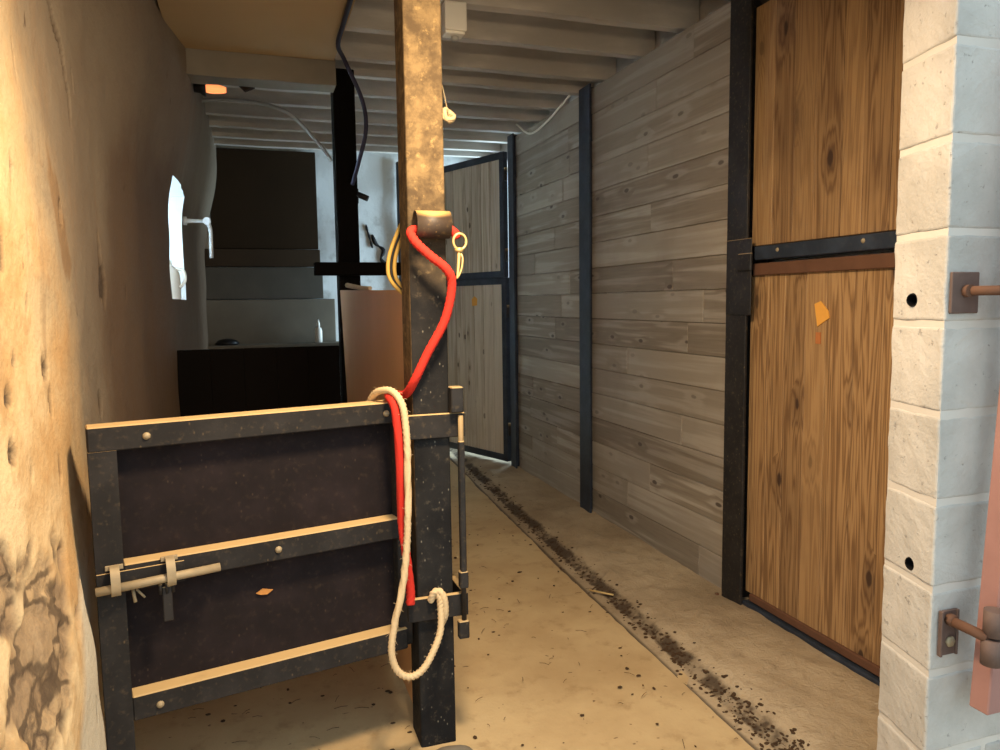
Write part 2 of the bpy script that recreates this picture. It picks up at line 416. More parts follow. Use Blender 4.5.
def kerb_edge(y): return 1.378 + .03*(y-1.8) + .0045*(y-1.8)**2 + .010*noise.noise(Vector((y*3, 0, 0))) + .004*noise.noise(Vector((y*14, 3, 0)))
def slab_h(d, y):
    k = min(1, max(0, (d-.045)/.13)); k = k*k*(3-2*k)
    w = noise.noise(Vector((d*6+y*1.3, y*4, 2)))*.010 + noise.noise(Vector((d*20, y*13, 5)))*.005
    return .004 + .046*k + w*k
def kerb_slab():
    mb = MB(); nx, ny = 46, 300; V = []
    for i in range(nx+1):
        col = []
        for j in range(ny+1):
            y = 1.44+5.55*j/ny; e = kerb_edge(y); d = (2.1-e)*(i/nx)**1.25
            col.append(mb.bm.verts.new((e+d, y, slab_h(d, y) if i else -.03)))
        V.append(col)
    for i in range(nx):
        for j in range(ny):
            f = mb.bm.faces.new((V[i][j], V[i+1][j], V[i+1][j+1], V[i][j+1])); f.smooth = True
    return mb.build('kerb_slab', SLAB, kind='structure')
kerb_slab()

# left wall: old plaster over rubble, leaning in at the top
def wall_x(y, z):
    pts = [(1.2, -.43), (2.0, -.425), (2.6, -.445), (3.4, -.40), (4.2, -.36), (6.6, -.335)]
    x = pts[-1][1]
    for (a, xa), (b, xb) in zip(pts, pts[1:]):
        if y <= b:
            k = max(0, (y-a)/(b-a)); k = k*k*(3-2*k); x = xa+(xb-xa)*k; break
    k = min(1, max(0, (z-1.75)/.8)); far = min(1, max(0, (y-2.2)/2.0))
    x += (.135*far - .02*(1-far)) * k*k*(3-2*k)
    k = min(1, max(0, (.95-z)/.5)); k = k*k*(3-2*k); q = min(1, max(0, (2.03-y+.03*noise.noise(Vector((z*6, 0, 1))))/.09)); x += .030*k*q*q*(3-2*q); x += .02*k*(1 if y < 2.6 else .4)
    x += .016*noise.noise(Vector((y*1.7, z*1.5, 3))) + .006*noise.noise(Vector((y*6, z*5, 9)))
    return x
CHIPS = [(2.732, 1.42, .036, .050), (2.713, 1.50, .014, .075), (1.879, 1.213, .022, .030), (1.915, 1.142, .012, .034), (1.598, 1.076, .016, .024), (1.60, 1.188, .016, .024),
         (1.597, 1.455, .022, .040), (2.588, 1.045, .018, .034), (1.655, 1.245, .008, .016), (1.70, 1.62, .007, .02), (1.80, 1.86, .006, .03), (1.69, 1.98, .008, .02), (2.45, 1.98, .01, .03), (1.76, 1.36, .008, .012), (1.72, 1.02, .007, .012), (1.95, .98, .010, .03)]
CRACK = [(2.21, 2.125), (2.26, 2.075), (2.314, 2.045), (2.335, 1.985), (2.372, 1.93), (2.375, 1.86)]
def chip_mask(y, z):
    w = noise.noise(Vector((y*30, z*30, 2)))*.5; m = 0
    for a, b, ra, rb in CHIPS:
        m = max(m, 1.25-((y-a)/ra/1.2)**2-((z-b)/rb/1.1)**2+w*2.2)
    for (a, b), (c, d) in zip(CRACK, CRACK[1:]):
        k = max(0, min(1, ((y-a)*(c-a)+(z-b)*(d-b))/((c-a)**2+(d-b)**2)))
        m = max(m, 1.3-math.hypot(y-a-k*(c-a), z-b-k*(d-b))/.011+w)
    return min(1, max(0, m*5))
def damp_mask(y, z):
    k = (1.69-z)/.26
    if not -.2 < k < 1.15: return 0
    m = 1.1-((y-(2.03+.14*k))/(.055+.02*k))**2-max(0, abs(k-.5)-.35)*4 + noise.noise(Vector((y*22, z*14, 3)))*.8
    return min(1, max(0, m*2))
def bare_mask(y, z):
    u = ((y-1.60)*.9+(z-.66)*.45); v = (-(y-1.60)*.45+(z-.66)*.9)
    d = noise.noise(Vector((u*6, v*13, 5)))*.9 + noise.noise(Vector((u*15, v*26, 6)))*.45
    a = .62 - (u/.40)**2 - (v/.21)**2 + d
    b = .8 - ((y-1.45)/.10)**2 - ((z-.86)/.10)**2 + d*.6
    return min(1, max(0, max(a, b)*4))
def lime_mask(y, z):
    d = noise.noise(Vector((y*5, z*5, 8)))*.08
    return min(1, max(0, (.74 + 1.6*(y-1.92)*(1 if y < 1.92 else .1) + d - z)*12))
HOLE = (4.15, 4.95, 1.385, 2.00)
def left_wall():
    mb = MB(); bl = mb.bm.verts.layers.float.new('bare'); ll = mb.bm.verts.layers.float.new('lime'); dl = mb.bm.verts.layers.float.new('damp'); cl = mb.bm.verts.layers.float.new('chipped')
    ys = []; y = 1.25
    while y < 6.95: ys.append(y); y += .009 if y < 2.8 else .045
    ys.append(6.98)
    for h in HOLE[:2]:
        i = min(range(len(ys)), key=lambda k: abs(ys[k]-h)); ys[i] = h
    zs = [-.05 + .0125*i for i in range(229)]
    for h in HOLE[2:]:
        i = min(range(len(zs)), key=lambda k: abs(zs[k]-h)); zs[i] = h
    V = []
    for y in ys:
        col = []
        for z in zs:
            jt = 0; x = wall_x(y, z); b = bare_mask(y, z) if y < 2.6 else 0
            if b > 0:
                q = Vector((y*5.0+.6*noise.noise(Vector((y*9, z*9, 0))), z*11.0+y*3.0+.6*noise.noise(Vector((y*9, z*9, 7))), 1.3)); d, P = noise.voronoi(q); hsh = noise.noise(P[0]*3.7); jt = b*max(0, 1-(d[1]-d[0])*7)*(.35+.65*min(1, max(0, .5+1.5*noise.noise(Vector((y*9, z*12, 4))))))
                x += b*(-.016 + .008*min(1, (d[1]-d[0])*6)*(1+1.2*hsh)) + b*(.004*noise.noise(Vector((y*20, z*28, 2))) + .004*noise.noise(Vector((y*60, z*60, 2))))
            cm = chip_mask(y, z) if y < 2.9 else 0
            x -= .009*cm
            hr = math.hypot(y-2.104, z-1.579)
            if hr < .026: x -= .16*min(1, (.026-hr)/.006); cm = 1  # dark of the deep hole painted in with the chip colour
            v = mb.bm.verts.new((x, y, z)); v[bl] = b; v[cl] = cm; v[ll] = lime_mask(y, z)*(1-b) if y < 2.5 else 0
            v[dl] = damp_mask(y, z) if y < 2.5 else 0
            col.append(v)
        V.append(col)
    hole = lambda a, b: HOLE[0]-1e-6 <= a and b <= HOLE[1]+1e-6
    for i in range(len(ys)-1):
        for j in range(len(zs)-1):
            if hole(ys[i], ys[i+1]) and HOLE[2]-1e-6 <= zs[j] and zs[j+1] <= HOLE[3]+1e-6: continue
            f = mb.bm.faces.new((V[i][j], V[i][j+1], V[i+1][j+1], V[i+1][j])); f.smooth = True
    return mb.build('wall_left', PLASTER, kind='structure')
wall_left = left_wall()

# the small window in the left wall: limewashed reveals, frame, pane, lever handle
y0, y1, z0, z1 = HOLE
win = bpy.data.objects.new('window_1', None); C.objects.link(win); win['kind'] = 'structure'
mb = MB(); xo = -.80
def rev(f, n=24):
    for i in range(n):
        a, b = f(i/n), f((i+1)/n)
        q = [a, b, (xo, b[1], b[2]), (xo, a[1], a[2])]
        mb.bm.faces.new([mb.bm.verts.new(p) for p in q])
rev(lambda t: (wall_x(y1, z0+(z1-z0)*t), y1, z0+(z1-z0)*t))
rev(lambda t: (wall_x(y0, z0+(z1-z0)*t), y0, z0+(z1-z0)*t))
rev(lambda t: (wall_x(y0+(y1-y0)*t, z0), y0+(y1-y0)*t, z0))
rev(lambda t: (wall_x(y0+(y1-y0)*t, z1), y0+(y1-y0)*t, z1))
mb.build('window_reveal', UPVC, win)
mb = MB()
for a in (y0, (y0+y1)/2-.03, y1-.06): mb.box((-.70, a, z0), (-.64, a+.06, z1), .006)
for a in (z0, z1-.06): mb.box((-.69, y0, a), (-.645, y1, a+.06), .006)
mb.build('window_frame', UPVC, win)
mb = MB(); mb.box((-.675, y0+.03, z0+.03), (-.669, y1-.03, z1-.03)); mb.build('window_pane', GLASS, win)
mb = MB(); hy = 5.05; hz = 1.868
mb.lathe([(.0, -.02), (.026, -.02), (.026, .0), (.014, .004), (.012, .04), (.0115, .115), (.0, .117)], (-.335, hy, hz), 'X', 14)
mb.tube([(-.218, hy-.026, hz), (-.218, hy+.018, hz)], .023, 14)
mb.tube(spline([(-.218, hy, hz-.005), (-.206, hy, hz-.03), (-.201, hy, hz-.08), (-.203, hy, hz-.225)], 6), lambda k: .0135-.002*k, 10)
mb.build('window_handle', UPVC, win)

# back wall
mb = MB(); nx, nz = 60, 60; V = []
for i in range(nx+1):
    V.append([mb.bm.verts.new((-.7+3.0*i/nx, YB + .018*noise.noise(Vector((i*.18, j*.18, 0))) + .006*noise.noise(Vector((i*.7, j*.7, 5))), -.05+2.85*j/nz)) for j in range(nz+1)])
for i in range(nx):
    for j in range(nz): f = mb.bm.faces.new((V[i][j], V[i][j+1], V[i+1][j+1], V[i+1][j])); f.smooth = True
wb = mb.build('wall_back', WHITE_PLASTER, kind='structure')
def crack(pts, w):
    mb = MB(); mb.tube(pts, lambda k: w*(.6+.8*abs(sin(9*k))), 6); o = mb.build('crack', BLACKPLASTIC, wb); return o
crack(spline([(1.10, YB-.012, 1.97), (1.13, YB-.012, 1.89), (1.20, YB-.012, 1.83), (1.175, YB-.012, 1.75), (1.24, YB-.012, 1.68)], 5), .014)
crack(spline([(1.045, YB-.012, 2.06), (1.07, YB-.012, 1.96), (1.10, YB-.012, 1.85)], 5), .008)

# right wall behind the planks, with the rear doorway in it
mb = MB()
mb.box((2.10, 1.44, -.05), (2.30, 5.60, 2.85)); mb.box((2.10, 5.60, 2.52), (2.30, 7.1, 2.85)); mb.box((2.10, 6.93, -.05), (2.30, 7.1, 2.85))
mb.build('wall_right', BLOCK, kind='structure')

# entrance wall: block pier on the right, lintel, left return
def noisy(v, a, s):
    v.co += Vector((noise.noise(v.co*s), noise.noise(v.co*s+Vector((9, 1, 3))), noise.noise(v.co*s+Vector((4, 7, 2)))))*a
def pier():
    mb = MB()
    hole_z = {1.34: 1.36, .717: 1.335}
    zc = -.107
    k = 0
    while zc < 2.25:
        top = min(zc+.187, 2.25)
        xs = [0, .40, .80, 1.2, 1.7] if k % 2 == 0 else [0, .19, .59, .99, 1.39, 1.7]
        for a, b in zip(xs, xs[1:]):
            sh = .0022*random.uniform(-1, 1)
            def tp(c, sh=sh): return Vector((c.x + (c.y-YF)*.27*(1 if c.x < 1.5 else 0) + sh, c.y + sh*.6, c.z))
            mb.box((1.437+a, YF, zc), (1.437+b-.010, YF+.19, top), .007, taper=tp, seg=3)
        zc += .20; k += 1
    es = [e for e in mb.bm.edges if e.calc_length() > .03 and min(v.co.x for v in e.verts) < 1.75]
    bmesh.ops.subdivide_edges(mb.bm, edges=es, cuts=9, use_grid_fill=True)
    for v in mb.bm.verts:
        p = v.co*1.0; v.co += .0022*Vector((noise.noise(p*17), noise.noise(p*17+Vector((5, 2, 9))), noise.noise(p*17+Vector((1, 8, 3))))) + .0012*Vector((noise.noise(p*60), noise.noise(p*60+Vector((5, 2, 9))), 0))
    o = mb.build('wall_front', [BLOCK], kind='structure')
    # drilled sleeves in the reveal, cut with a boolean and baked into the mesh
    cb = MB()
    for z, y in hole_z.items(): cb.tube([(1.38, y, z), (1.60, y, z)], .0165, 20)
    cut = cb.build('cutter', BLOCK)
    md = o.modifiers.new('b', 'BOOLEAN'); md.object = cut; md.solver = 'EXACT'; md.use_self = True
    dg = bpy.context.evaluated_depsgraph_get(); dg.update()
    me = bpy.data.meshes.new_from_object(o.evaluated_get(dg))
    o.modifiers.clear(); o.data = me; bpy.data.objects.remove(cut)
    mm = MB()
    mm.box((1.4393, YF+.0026, -.05), (3.13, YF+.1874, 2.25), 0, taper=lambda c: Vector((c.x + (c.y-YF)*.27*(1 if c.x < 1.5 else 0)+.002, c.y, c.z)))
    m = mm.build('mortar', MORTAR, o)
    cb = MB()
    for z, y in hole_z.items(): cb.tube([(1.38, y, z), (1.60, y, z)], .0165, 20)
    cut = cb.build('cutter', BLOCK)
    md = m.modifiers.new('b', 'BOOLEAN'); md.object = cut; md.solver = 'EXACT'
    dg = bpy.context.evaluated_depsgraph_get(); dg.update()
    me = bpy.data.meshes.new_from_object(m.evaluated_get(dg))
    m.modifiers.clear(); m.data = me; bpy.data.objects.remove(cut)
    for z, y in hole_z.items():
        sm = MB()
        for i in range(16):
            a, b = 2*pi*i/16, 2*pi*(i+1)/16
            P = lambda r, t, x: (x, y+r*cos(t), z+r*sin(t))
            for (r1, x1), (r2, x2) in (((.0145, 1.462), (.0145, 1.59)), ((.0162, 1.466), (.0145, 1.462))):
                sm.bm.faces.new([sm.bm.verts.new(q) for q in (P(r1, a, x1), P(r1, b, x1), P(r2, b, x2), P(r2, a, x2))])
        sm.build('sleeve', BLACKPLASTIC, o)
    return o
pier()
mb = MB(); mb.box((-3.0, YF, 2.25), (3.2, YF+.19, 2.95)); mb.box((-3.0, YF, -.05), (-.46, YF+.19, 2.25))
mb.build('wall_front', BLOCK, kind='structure')

# ceiling: boards above the joists
mb = MB()
for i in range(34):
    mb.roll(); x = -.75+.10*i
    mb.box((x, 1.2, 2.785), (x+.096, 7.1, 2.81), .003)
mb.build('ceiling', DECK, kind='structure')
mb = MB(); mb.box((-3, 1.2, 2.83), (3.2, 7.1, 2.9)); mb.build('ceiling', DECK, kind='structure')

# ------------------------------------------------------------------ ceiling joists
ordn = ['first', 'second', 'third', 'fourth', 'fifth', 'sixth', 'seventh', 'eighth', 'ninth', 'tenth', 'eleventh', 'twelfth']
JY = [6.50, 6.22, 5.86, 5.50, 5.13, 4.78, 4.40, 4.10, 3.66, 3.25, 2.84, 2.42]
proto = None
for i, y in enumerate(JY):
    if proto is None:
        mb = MB(); n = 26
        V = []
        for k in range(n+1):
            x = -.24+2.33*k/n
            V.append([mb.bm.verts.new((x, a + .004*noise.noise(Vector((x*3, a*90, 0))), b + .005*noise.noise(Vector((x*2, b*40, 7))))) for a, b in ((-.03, .0), (.03, .0), (.034, .165), (-.034, .165))])
        for k in range(n):
            for q in range(4): mb.bm.faces.new((V[k][q], V[k][(q+1) % 4], V[k+1][(q+1) % 4], V[k+1][q]))
        mb.bm.faces.new(V[0][::-1]); mb.bm.faces.new(V[-1])
        proto = o = mb.build('ceiling_joist', JOIST)
    else:
        o = proto.copy(); C.objects.link(o)
    o.location = (0, y, 2.62)
    if i == 0: lab = 'pale dusty ceiling joist nearest the back wall'
    else: lab = 'pale dusty ceiling joist, %s counting forward from the back wall' % ordn[i]
    tag(o, lab, 'joist', 'ceiling joists')

# brown ceiling board over the front stall and the crossbeam at its end
mb = MB(); mb.box((-.30, 1.46, 2.600), (.478, 4.085, 2.617), .002)
tag(mb.build('ceiling_panel', CEILPANEL), 'smooth brown ceiling board over the left stall, below the joists', 'panel')
mb = MB(); n = 14; V = []
for k in range(n+1):
    x = -.25+.735*k/n
    V.append([mb.bm.verts.new((x, 4.09+a, b + .006*noise.noise(Vector((x*6, b*9, a*30))))) for a, b in ((0, 2.478), (.15, 2.478), (.15, 2.615), (0, 2.615))])
for k in range(n):
    for q in range(4): mb.bm.faces.new((V[k][q], V[k][(q+1) % 4], V[k+1][(q+1) % 4], V[k+1][q]))
mb.bm.faces.new(V[0][::-1]); mb.bm.faces.new(V[-1])
tag(mb.build('crossbeam', plain('old_grey_beam', srgb(150, 139, 122), .9, 0, .4, 5, .1)), 'short grey crossbeam between left wall and dark rear column', 'beam')

# ------------------------------------------------------------------ right side: plank panels between steel posts
def h_post(name, y, x=1.93, z0=.03, z1=2.60, w=.135, label='', mat=BLUESTEEL, foot=True):
    t = thing(name, label, 'post', (x, y, z0), 0, 'steel posts of the right wall')
    mb = MB(); h = z1-z0
    mb.box((0, -w/2, 0), (.012, w/2, h), .002); mb.box((.012, -.006, 0), (.10, .006, h)); mb.box((.10, -w/2, 0), (.112, w/2, h), .002)
    mb.build('flange', mat, t)
    if foot:
        mb = MB(); mb.box((-.03, -w/2-.03, -.004), (.14, w/2+.03, .008), .002)
        for a in (-.012,):
            for b in (-w/2-.015, w/2+.015): mb.lathe([(.0, .008), (.010, .008), (.010, .018), (0, .018)], (a, b, 0), 'Z', 6)
        mb.build('base_plate', RUST, t)
    return t
p1 = h_post('steel_post', 2.675, label='dark steel post between plank wall and varnished pine stable door', mat=DARKSTEEL)
mb = MB(); mb.box((-.006, -.105, 1.25), (0.0, .060, 1.56), .002); mb.box((-.016, -.115, 1.43), (-.004, -.03, 1.50), .003)
mb.build('keeper_plate', DARKSTEEL, p1)
h_post('steel_post', 4.165, label='blue grey steel post in the middle of the plank wall', w=.15)
h_post('steel_post', 5.49, label='blue grey steel post at far end of plank wall beside open door', w=.12)

def plank_panel(y0, y1, label):
    mb = MB(); z = .045; rows = 17; hgt = (2.585-z)/rows
    for r in range(rows):
        cuts = [y0]; 
        if random.random() < .55: cuts.append(random.uniform(y0+.25, y1-.25))
        cuts.append(y1)
        for a, b in zip(cuts, cuts[1:]):
            mb.roll(); dx = random.uniform(-.002, .002)
            mb.box((1.965+dx, a+.0012, z+.0012), (2.005, b-.0012, z+hgt-.0012), .0022)
        z += hgt
    return tag(mb.build('plank_wall', GREYWOOD), label, 'wall', 'plank walls between the steel posts')
plank_panel(2.70, 4.135, 'weathered grey plank wall panel beside the varnished pine door')
plank_panel(4.20, 5.46, 'weathered grey plank wall panel farther back, beside the open far door')

# ------------------------------------------------------------------ near stable door: two leaves
XD = 1.968
def vboards(mb, y0, y1, z0, z1, wmin, wmax, x0, x1):
    y = y1
    while y > y0+.001:
        w = min(random.uniform(wmin, wmax), y-y0)
        if y-w-y0 < .05: w = y-y0
        mb.roll(); mb.box((x0+random.uniform(-.001, .001), y-w+.0008, z0), (x1, y-.0008, z1), .0022); y -= w
o0 = (XD, 1.46, 1.50)
lo = thing('stable_door', 'upper leaf of the varnished pine stable door, above the blue steel rail', 'door', o0)
mb = MB(); vboards(mb, 1.46, 2.632, 1.56, 2.50, .09, .135, XD+.004, XD+.036); mb.build('plank_panel', PINE, lo, o0)
mb = MB(); mb.box((XD-.014, 1.46, 1.502), (XD+.036, 2.59, 1.556), .003); mb.build('bottom_rail', BLUESTEEL, lo, o0)
mb = MB()
for y in (1.56, 2.02, 2.45): mb.lathe([(0, -.018), (.006, -.018), (.009, -.014), (.009, -.012)], (XD, y, 1.535), 'X', 10)
mb.build('bolt', ZINC, lo, o0)
mb = MB(); mb.box((XD-.010, 1.46, 2.50), (XD+.036, 2.59, 2.56), .003); mb.build('top_rail', DARKSTEEL, lo, o0)
o1 = (XD, 1.46, .05)
ll = thing('stable_door', 'lower leaf of the varnished pine stable door, with an orange tag', 'door', o1)
mb = MB(); vboards(mb, 1.46, 2.632, .10, 1.445, .085, .13, XD+.004, XD+.036); mb.build('plank_panel', PINE, ll, o1)
mb = MB(); mb.box((XD-.012, 1.46, 1.440), (XD+.038, 2.60, 1.488), .003); mb.build('top_rail', RUST, ll, o1)
mb = MB(); mb.box((XD-.008, 1.46, .072), (XD+.036, 2.59, .104), .003); mb.build('bottom_rail', RUST, ll, o1)
mb = MB(); mb.prism([(2.255, 1.325), (2.225, 1.335), (2.186, 1.300), (2.180, 1.275), (2.238, 1.243)], -.004, 'X', XD+.003)
tg = mb.build('tag', TAGPAPER, ll, o1); tg['label'] = 'orange paper tag'
mb = MB(); mb.box((XD, 2.222, 1.18), (XD+.0035, 2.246, 1.222)); mb.build('sticker', plain('faded_orange', srgb(196, 120, 66), .8), ll, o1)
mb = MB(); mb.box((1.945, 1.44, .025), (2.06, 2.62, .066), .004); o = mb.build('door_sill', BLUESTEEL)
tag(o, 'blue grey steel threshold strip under the pine stable door', 'sill')

# ------------------------------------------------------------------ far stable door, standing ajar
ang = radians(21)
hx, hy_ = 1.925, 5.585
def far_leaf(z0, z1, label, tagged):
    t = thing('stable_door', label, 'door', (hx - (0 if tagged else .007), hy_, z0), ang)      # leaf runs along local +Y, swung towards the stalls
    w = .875; h = z1-z0
    mb = MB(); y = .05
    while y < w-.05:
        b = min(y+.125, w-.045); mb.roll(); mb.box((-.004, y+.004, .05), (.020, b-.004, h-.05), .003); y = b
    mb.build('plank_panel', FARPINE, t)
    mb = MB(); mb.box((.0205, .045, .045), (.026, w-.045, h-.045)); mb.build('gap_backing', BLACKSTEEL, t)  # black sheet added behind the boards so the gaps read dark
    for nm, lo_, hi_ in (('hinge_stile', (-.016, 0, 0), (.030, .052, h)), ('outer_stile', (-.016, w-.05, 0), (.030, w, h)),
                         ('top_rail', (-.014, .05, h-.052), (.030, w-.05, h)), ('bottom_rail', (-.014, .05, 0), (.030, w-.05, .052))):
        mb = MB(); mb.box(lo_, hi_, .003); mb.build(nm, BLUESTEEL, t)
    mb = MB()
    for z in (.18*h, .82*h): mb.tube([(.0, -.014, z-.05), (.0, -.014, z+.05)], .013, 10)
    mb.build('hinge', DARKSTEEL, t)
    if tagged:
        mb = MB(); mb.prism([(.375, h-.16), (.41, h-.14), (.445, h-.165), (.44, h-.22), (.38, h-.215)], -.004, 'X', -.005)
        o = mb.build('tag', TAGPAPER, t); o['label'] = 'small yellow tag'
    return t
far_leaf(1.535, 2.495, 'upper leaf of the grey plank stable door ajar at far end', False)
far_leaf(.075, 1.5345, 'lower leaf of the grey plank door ajar at far end, with yellow tag', True)

# ------------------------------------------------------------------ the tall worn post in front, with its rope hook
o = MB(); o.box((.447, 2.13, -.02), (.557, 2.255, 2.60), .006, seg=2, taper=lambda c: Vector((c.x-.005*max(0, c.z-1)/1.0-.006*(1-min(1, c.z)), c.y, c.z)))
post = o.build('worn_post', POST)
tag(post, 'tall worn steel post in front, carrying the black half gate', 'post')
mb = MB(); L = .098; cy, cz, cx = 2.09, 1.567, .451
n = 24; rings = []
for (r, x) in ((.0385, 0), (.0385, L), (.033, L), (.033, 0)):
    rings.append([mb.bm.verts.new((cx+x, cy+r*cos(2*pi*k/n), cz+r*sin(2*pi*k/n))) for k in range(n)])
for a in range(4):
    for k in range(n):
        f = mb.bm.faces.new((rings[a][k], rings[a][(k+1) % n], rings[(a+1) % 4][(k+1) % n], rings[(a+1) % 4][k])); f.smooth = a in (0, 2)
ht = mb.build('rope_tube', dusty('brown_tube_steel', srgb(66, 54, 44), srgb(196, 156, 96), specks=.4, rough=.5), post)
ht['label'] = 'short brown steel tube for a rope'

# knot of twine on the post side
def blob(mb, c, r, n=10, amp=.25):
    b = bmesh.ops.create_icosphere(mb.bm, subdivisions=2, radius=r, matrix=Matrix.Translation(c))
    for v in b['verts']:
        d = (v.co-Vector(c)); v.co = Vector(c)+d*(1+amp*noise.noise(d*60+Vector((n, 0, 0))))
mb = MB()
for k in range(5):
    a = k*pi/5; u = Vector((cos(a)*.5, .6, sin(a))).normalized(); w_ = u.cross(Vector((.3, -1, .2))).normalized()
    mb.tube([Vector((.578, 2.19, 1.893))+.019*(u*cos(t*.42)+w_*sin(t*.42)) for t in range(16)], .0065, 8, twist=300)
mb.tube(spline([(.578, 2.19, 1.905), (.600, 2.35, 2.04), (.68, 2.9, 2.42), (.72, 3.23, 2.625)], 6), .0012, 6)
tag(mb.build('twine_knot', TWINE), 'ball of cream twine knotted on the tall post with a thin string', 'twine')

# ------------------------------------------------------------------ half gate
gx, gy = -.380, 1.995
ga = math.atan2(.175, .803)
gate = thing('half_gate', 'low black panelled steel half gate beside the yellow plaster wall', 'gate', (gx, gy, 0), ga)
GL = .815
def part(nm, mat, f, parent=gate):
    mb = MB(); f(mb); return mb.build(nm, mat, parent)
part('top_rail', FRAMESTEEL, lambda m: m.box((0, 0, 1.0), (GL, .065, 1.062), .003))
part('middle_rail', FRAMESTEEL, lambda m: m.box((.062, 0, .652), (GL, .065, .714), .003))
part('bottom_rail', FRAMESTEEL, lambda m: m.box((.062, 0, .305), (GL, .065, .370), .003))
part('left_stile', FRAMESTEEL, lambda m: m.box((0, .0, .03), (.062, .06, 1.001), 0))
part('right_stile', FRAMESTEEL, lambda m: m.box((GL-.02, .012, .31), (GL+.022, .062, 1.055), .003))
for zz, hh in ((.714, 1.0), (.370, .652)):
    part('panel', RUBBER, lambda m: m.box((.062, .050, zz), (GL-.02, .064, hh), 0))
for bx_, bz in ((.13, 1.03), (.765, 1.03), (.44, .683), (.125, .333)):
    part('bolt', ZINC, lambda m: m.lathe([(0, -.007), (.005, -.0065), (.0095, -.002), (.0095, 0)], (bx_, 0, bz), 'Y', 12))
# sliding bolt with its brackets and flat hasp
def slide(m):
    m.tube([(-.004, -.022, .664), (.283, -.022, .672)], .011, 12)
part('slide_bolt', ZINC, slide)
def ribbon(m, pts, w, th):
    """flat strap of width w along X following a path in the YZ plane"""
    P = [Vector(p) for p in pts]; n = len(P); R = []
    for i in range(n):
        T = (P[min(i+1, n-1)]-P[max(i-1, 0)]).normalized(); N = Vector((0, -T.z, T.y))
        R.append([m.bm.verts.new(P[i]+N*a+Vector((b, 0, 0))) for a, b in ((-th/2, -w/2), (-th/2, w/2), (th/2, w/2), (th/2, -w/2))])
    for i in range(n-1):
        for k in range(4): m.bm.faces.new((R[i][k], R[i][(k+1) % 4], R[i+1][(k+1) % 4], R[i+1][k]))
    m.bm.faces.new(R[0][::-1]); m.bm.faces.new(R[-1])
def bracket(m, x):
    ribbon(m, spline([(x, .002, .716), (x, -.020, .713), (x, -.034, .695), (x, -.0365, .668), (x, -.030, .652), (x, -.018, .648), (x, .0, .650)], 5), .021, .004)
    m.box((x-.02, -.005, .706), (x+.02, .001, .718), .001)
for bx_ in (.040, .165): part('bolt_bracket', ZINC, lambda m: bracket(m, bx_))
def brackets(m): m.box((.0, -.004, .646), (.20, .0, .700), .001)
part('bolt_plate', FRAMESTEEL, brackets)
def hasp(m):
    m.box((.143, -.020, .555), (.166, -.014, .645), .002)
    for a in (.139, .154, .169): m.tube([(a, -.022, .655), (a, -.018, .628)], .004, 8)
part('hasp', DARKSTEEL, hasp)
part('pin', ZINC, lambda m: (m.tube([(.078, -.004, .650), (.082, -.012, .618)], .004, 8), m.tube([(.086, -.004, .648), (.104, -.010, .625)], .003, 8)))
# hinge straps clamped round the post and the hinge bar on its far side (world axes, so undo the gate's turn)
gm = (Matrix.Translation((gx, gy, 0)) @ Matrix.Rotation(ga, 4, 'Z')).inverted()
def wpart(nm, mat, f, parent=gate):
    mb = MB(); f(mb)
    for v in mb.bm.verts: v.co = gm @ v.co
    return mb.build(nm, mat, parent)
def strap(m, za, zb, x0):
    m.box((x0, 2.112, za), (.592, 2.128, zb), .002); m.box((.576, 2.128, za), (.592, 2.275, zb), .002); m.box((.42, 2.262, za), (.592, 2.275, zb), .002)
wpart('hinge_strap', FRAMESTEEL, lambda m: strap(m, .955, 1.026, .418))
wpart('hinge_strap', FRAMESTEEL, lambda m: strap(m, .408, .478, .408))
def bar(m):
    m.box((.566, 2.090, .545), (.584, 2.110, .945), .003)
    m.box((.545, 2.086, 1.030), (.582, 2.126, 1.105), .003); m.box((.556, 2.088, .345), (.588, 2.112, .400), .003)
    m.tube([(.575, 2.100, .36), (.575, 2.100, 1.02)], .008, 10)
    m.box((.562, 2.088, .5), (.588, 2.112, .552), .003)
wpart('hinge_bar', DARKSTEEL, bar)
# dead leaf stuck on the lower panel
mb = MB(); mb.prism([(.0, .0), (.018, .010), (.046, .002), (.03, -.008), (.012, -.006)], .004, 'Y', 0)
lf = mb.build('dry_leaf', plain('dry_leaf', srgb(206, 140, 72), .85, 0, .3, 60))
lf.location = Matrix.Translation((gx, gy, 0)) @ Matrix.Rotation(ga, 4, 'Z') @ Vector((.385, .044, .555)); lf.rotation_euler = (0, 0, ga)
tag(lf, 'small dry orange leaf on the lower panel of the black half gate', 'leaf')

# ------------------------------------------------------------------ ropes
def GP(x, y, z): return tuple(Matrix.Translation((gx, gy, 0)) @ Matrix.Rotation(ga, 4, 'Z') @ Vector((x, y, z)))
red = thing('lead_rope', 'red lead rope with brass clip, threaded through the tube on the post', 'rope', (.5, 2.09, 1.0))
ro = (.5, 2.09, 1.0)
pts = [(.572, 2.086, 1.530), (.562, 2.09, 1.549), (.545, 2.09, 1.553), (.50, 2.09, 1.552), (.455, 2.09, 1.552), (.437, 2.085, 1.545), (.448, 2.066, 1.515), (.485, 2.055, 1.478), (.530, 2.050, 1.440), (.546, 2.060, 1.395),
       (.528, 2.075, 1.300), (.478, 2.088, 1.205), (.442, 2.10, 1.13), (.425, 2.15, 1.085), (.405, 2.215, 1.077), (.385, 2.195, 1.084), (.375, 2.140, 1.080), (.384, 2.098, 1.045), (.392, 2.090, .90), (.394, 2.098, .72), (.400, 2.085, .64), (.412, 2.092, .52), (.411, 2.092, .475)]
mb = MB(); mb.tube(spline(pts, 12), .0125, 14, twist=420, strands=4, amp=.10); mb.build('cord', REDROPE, red, ro)
mb = MB(); 
c0 = Vector((.576, 2.080, 1.520))
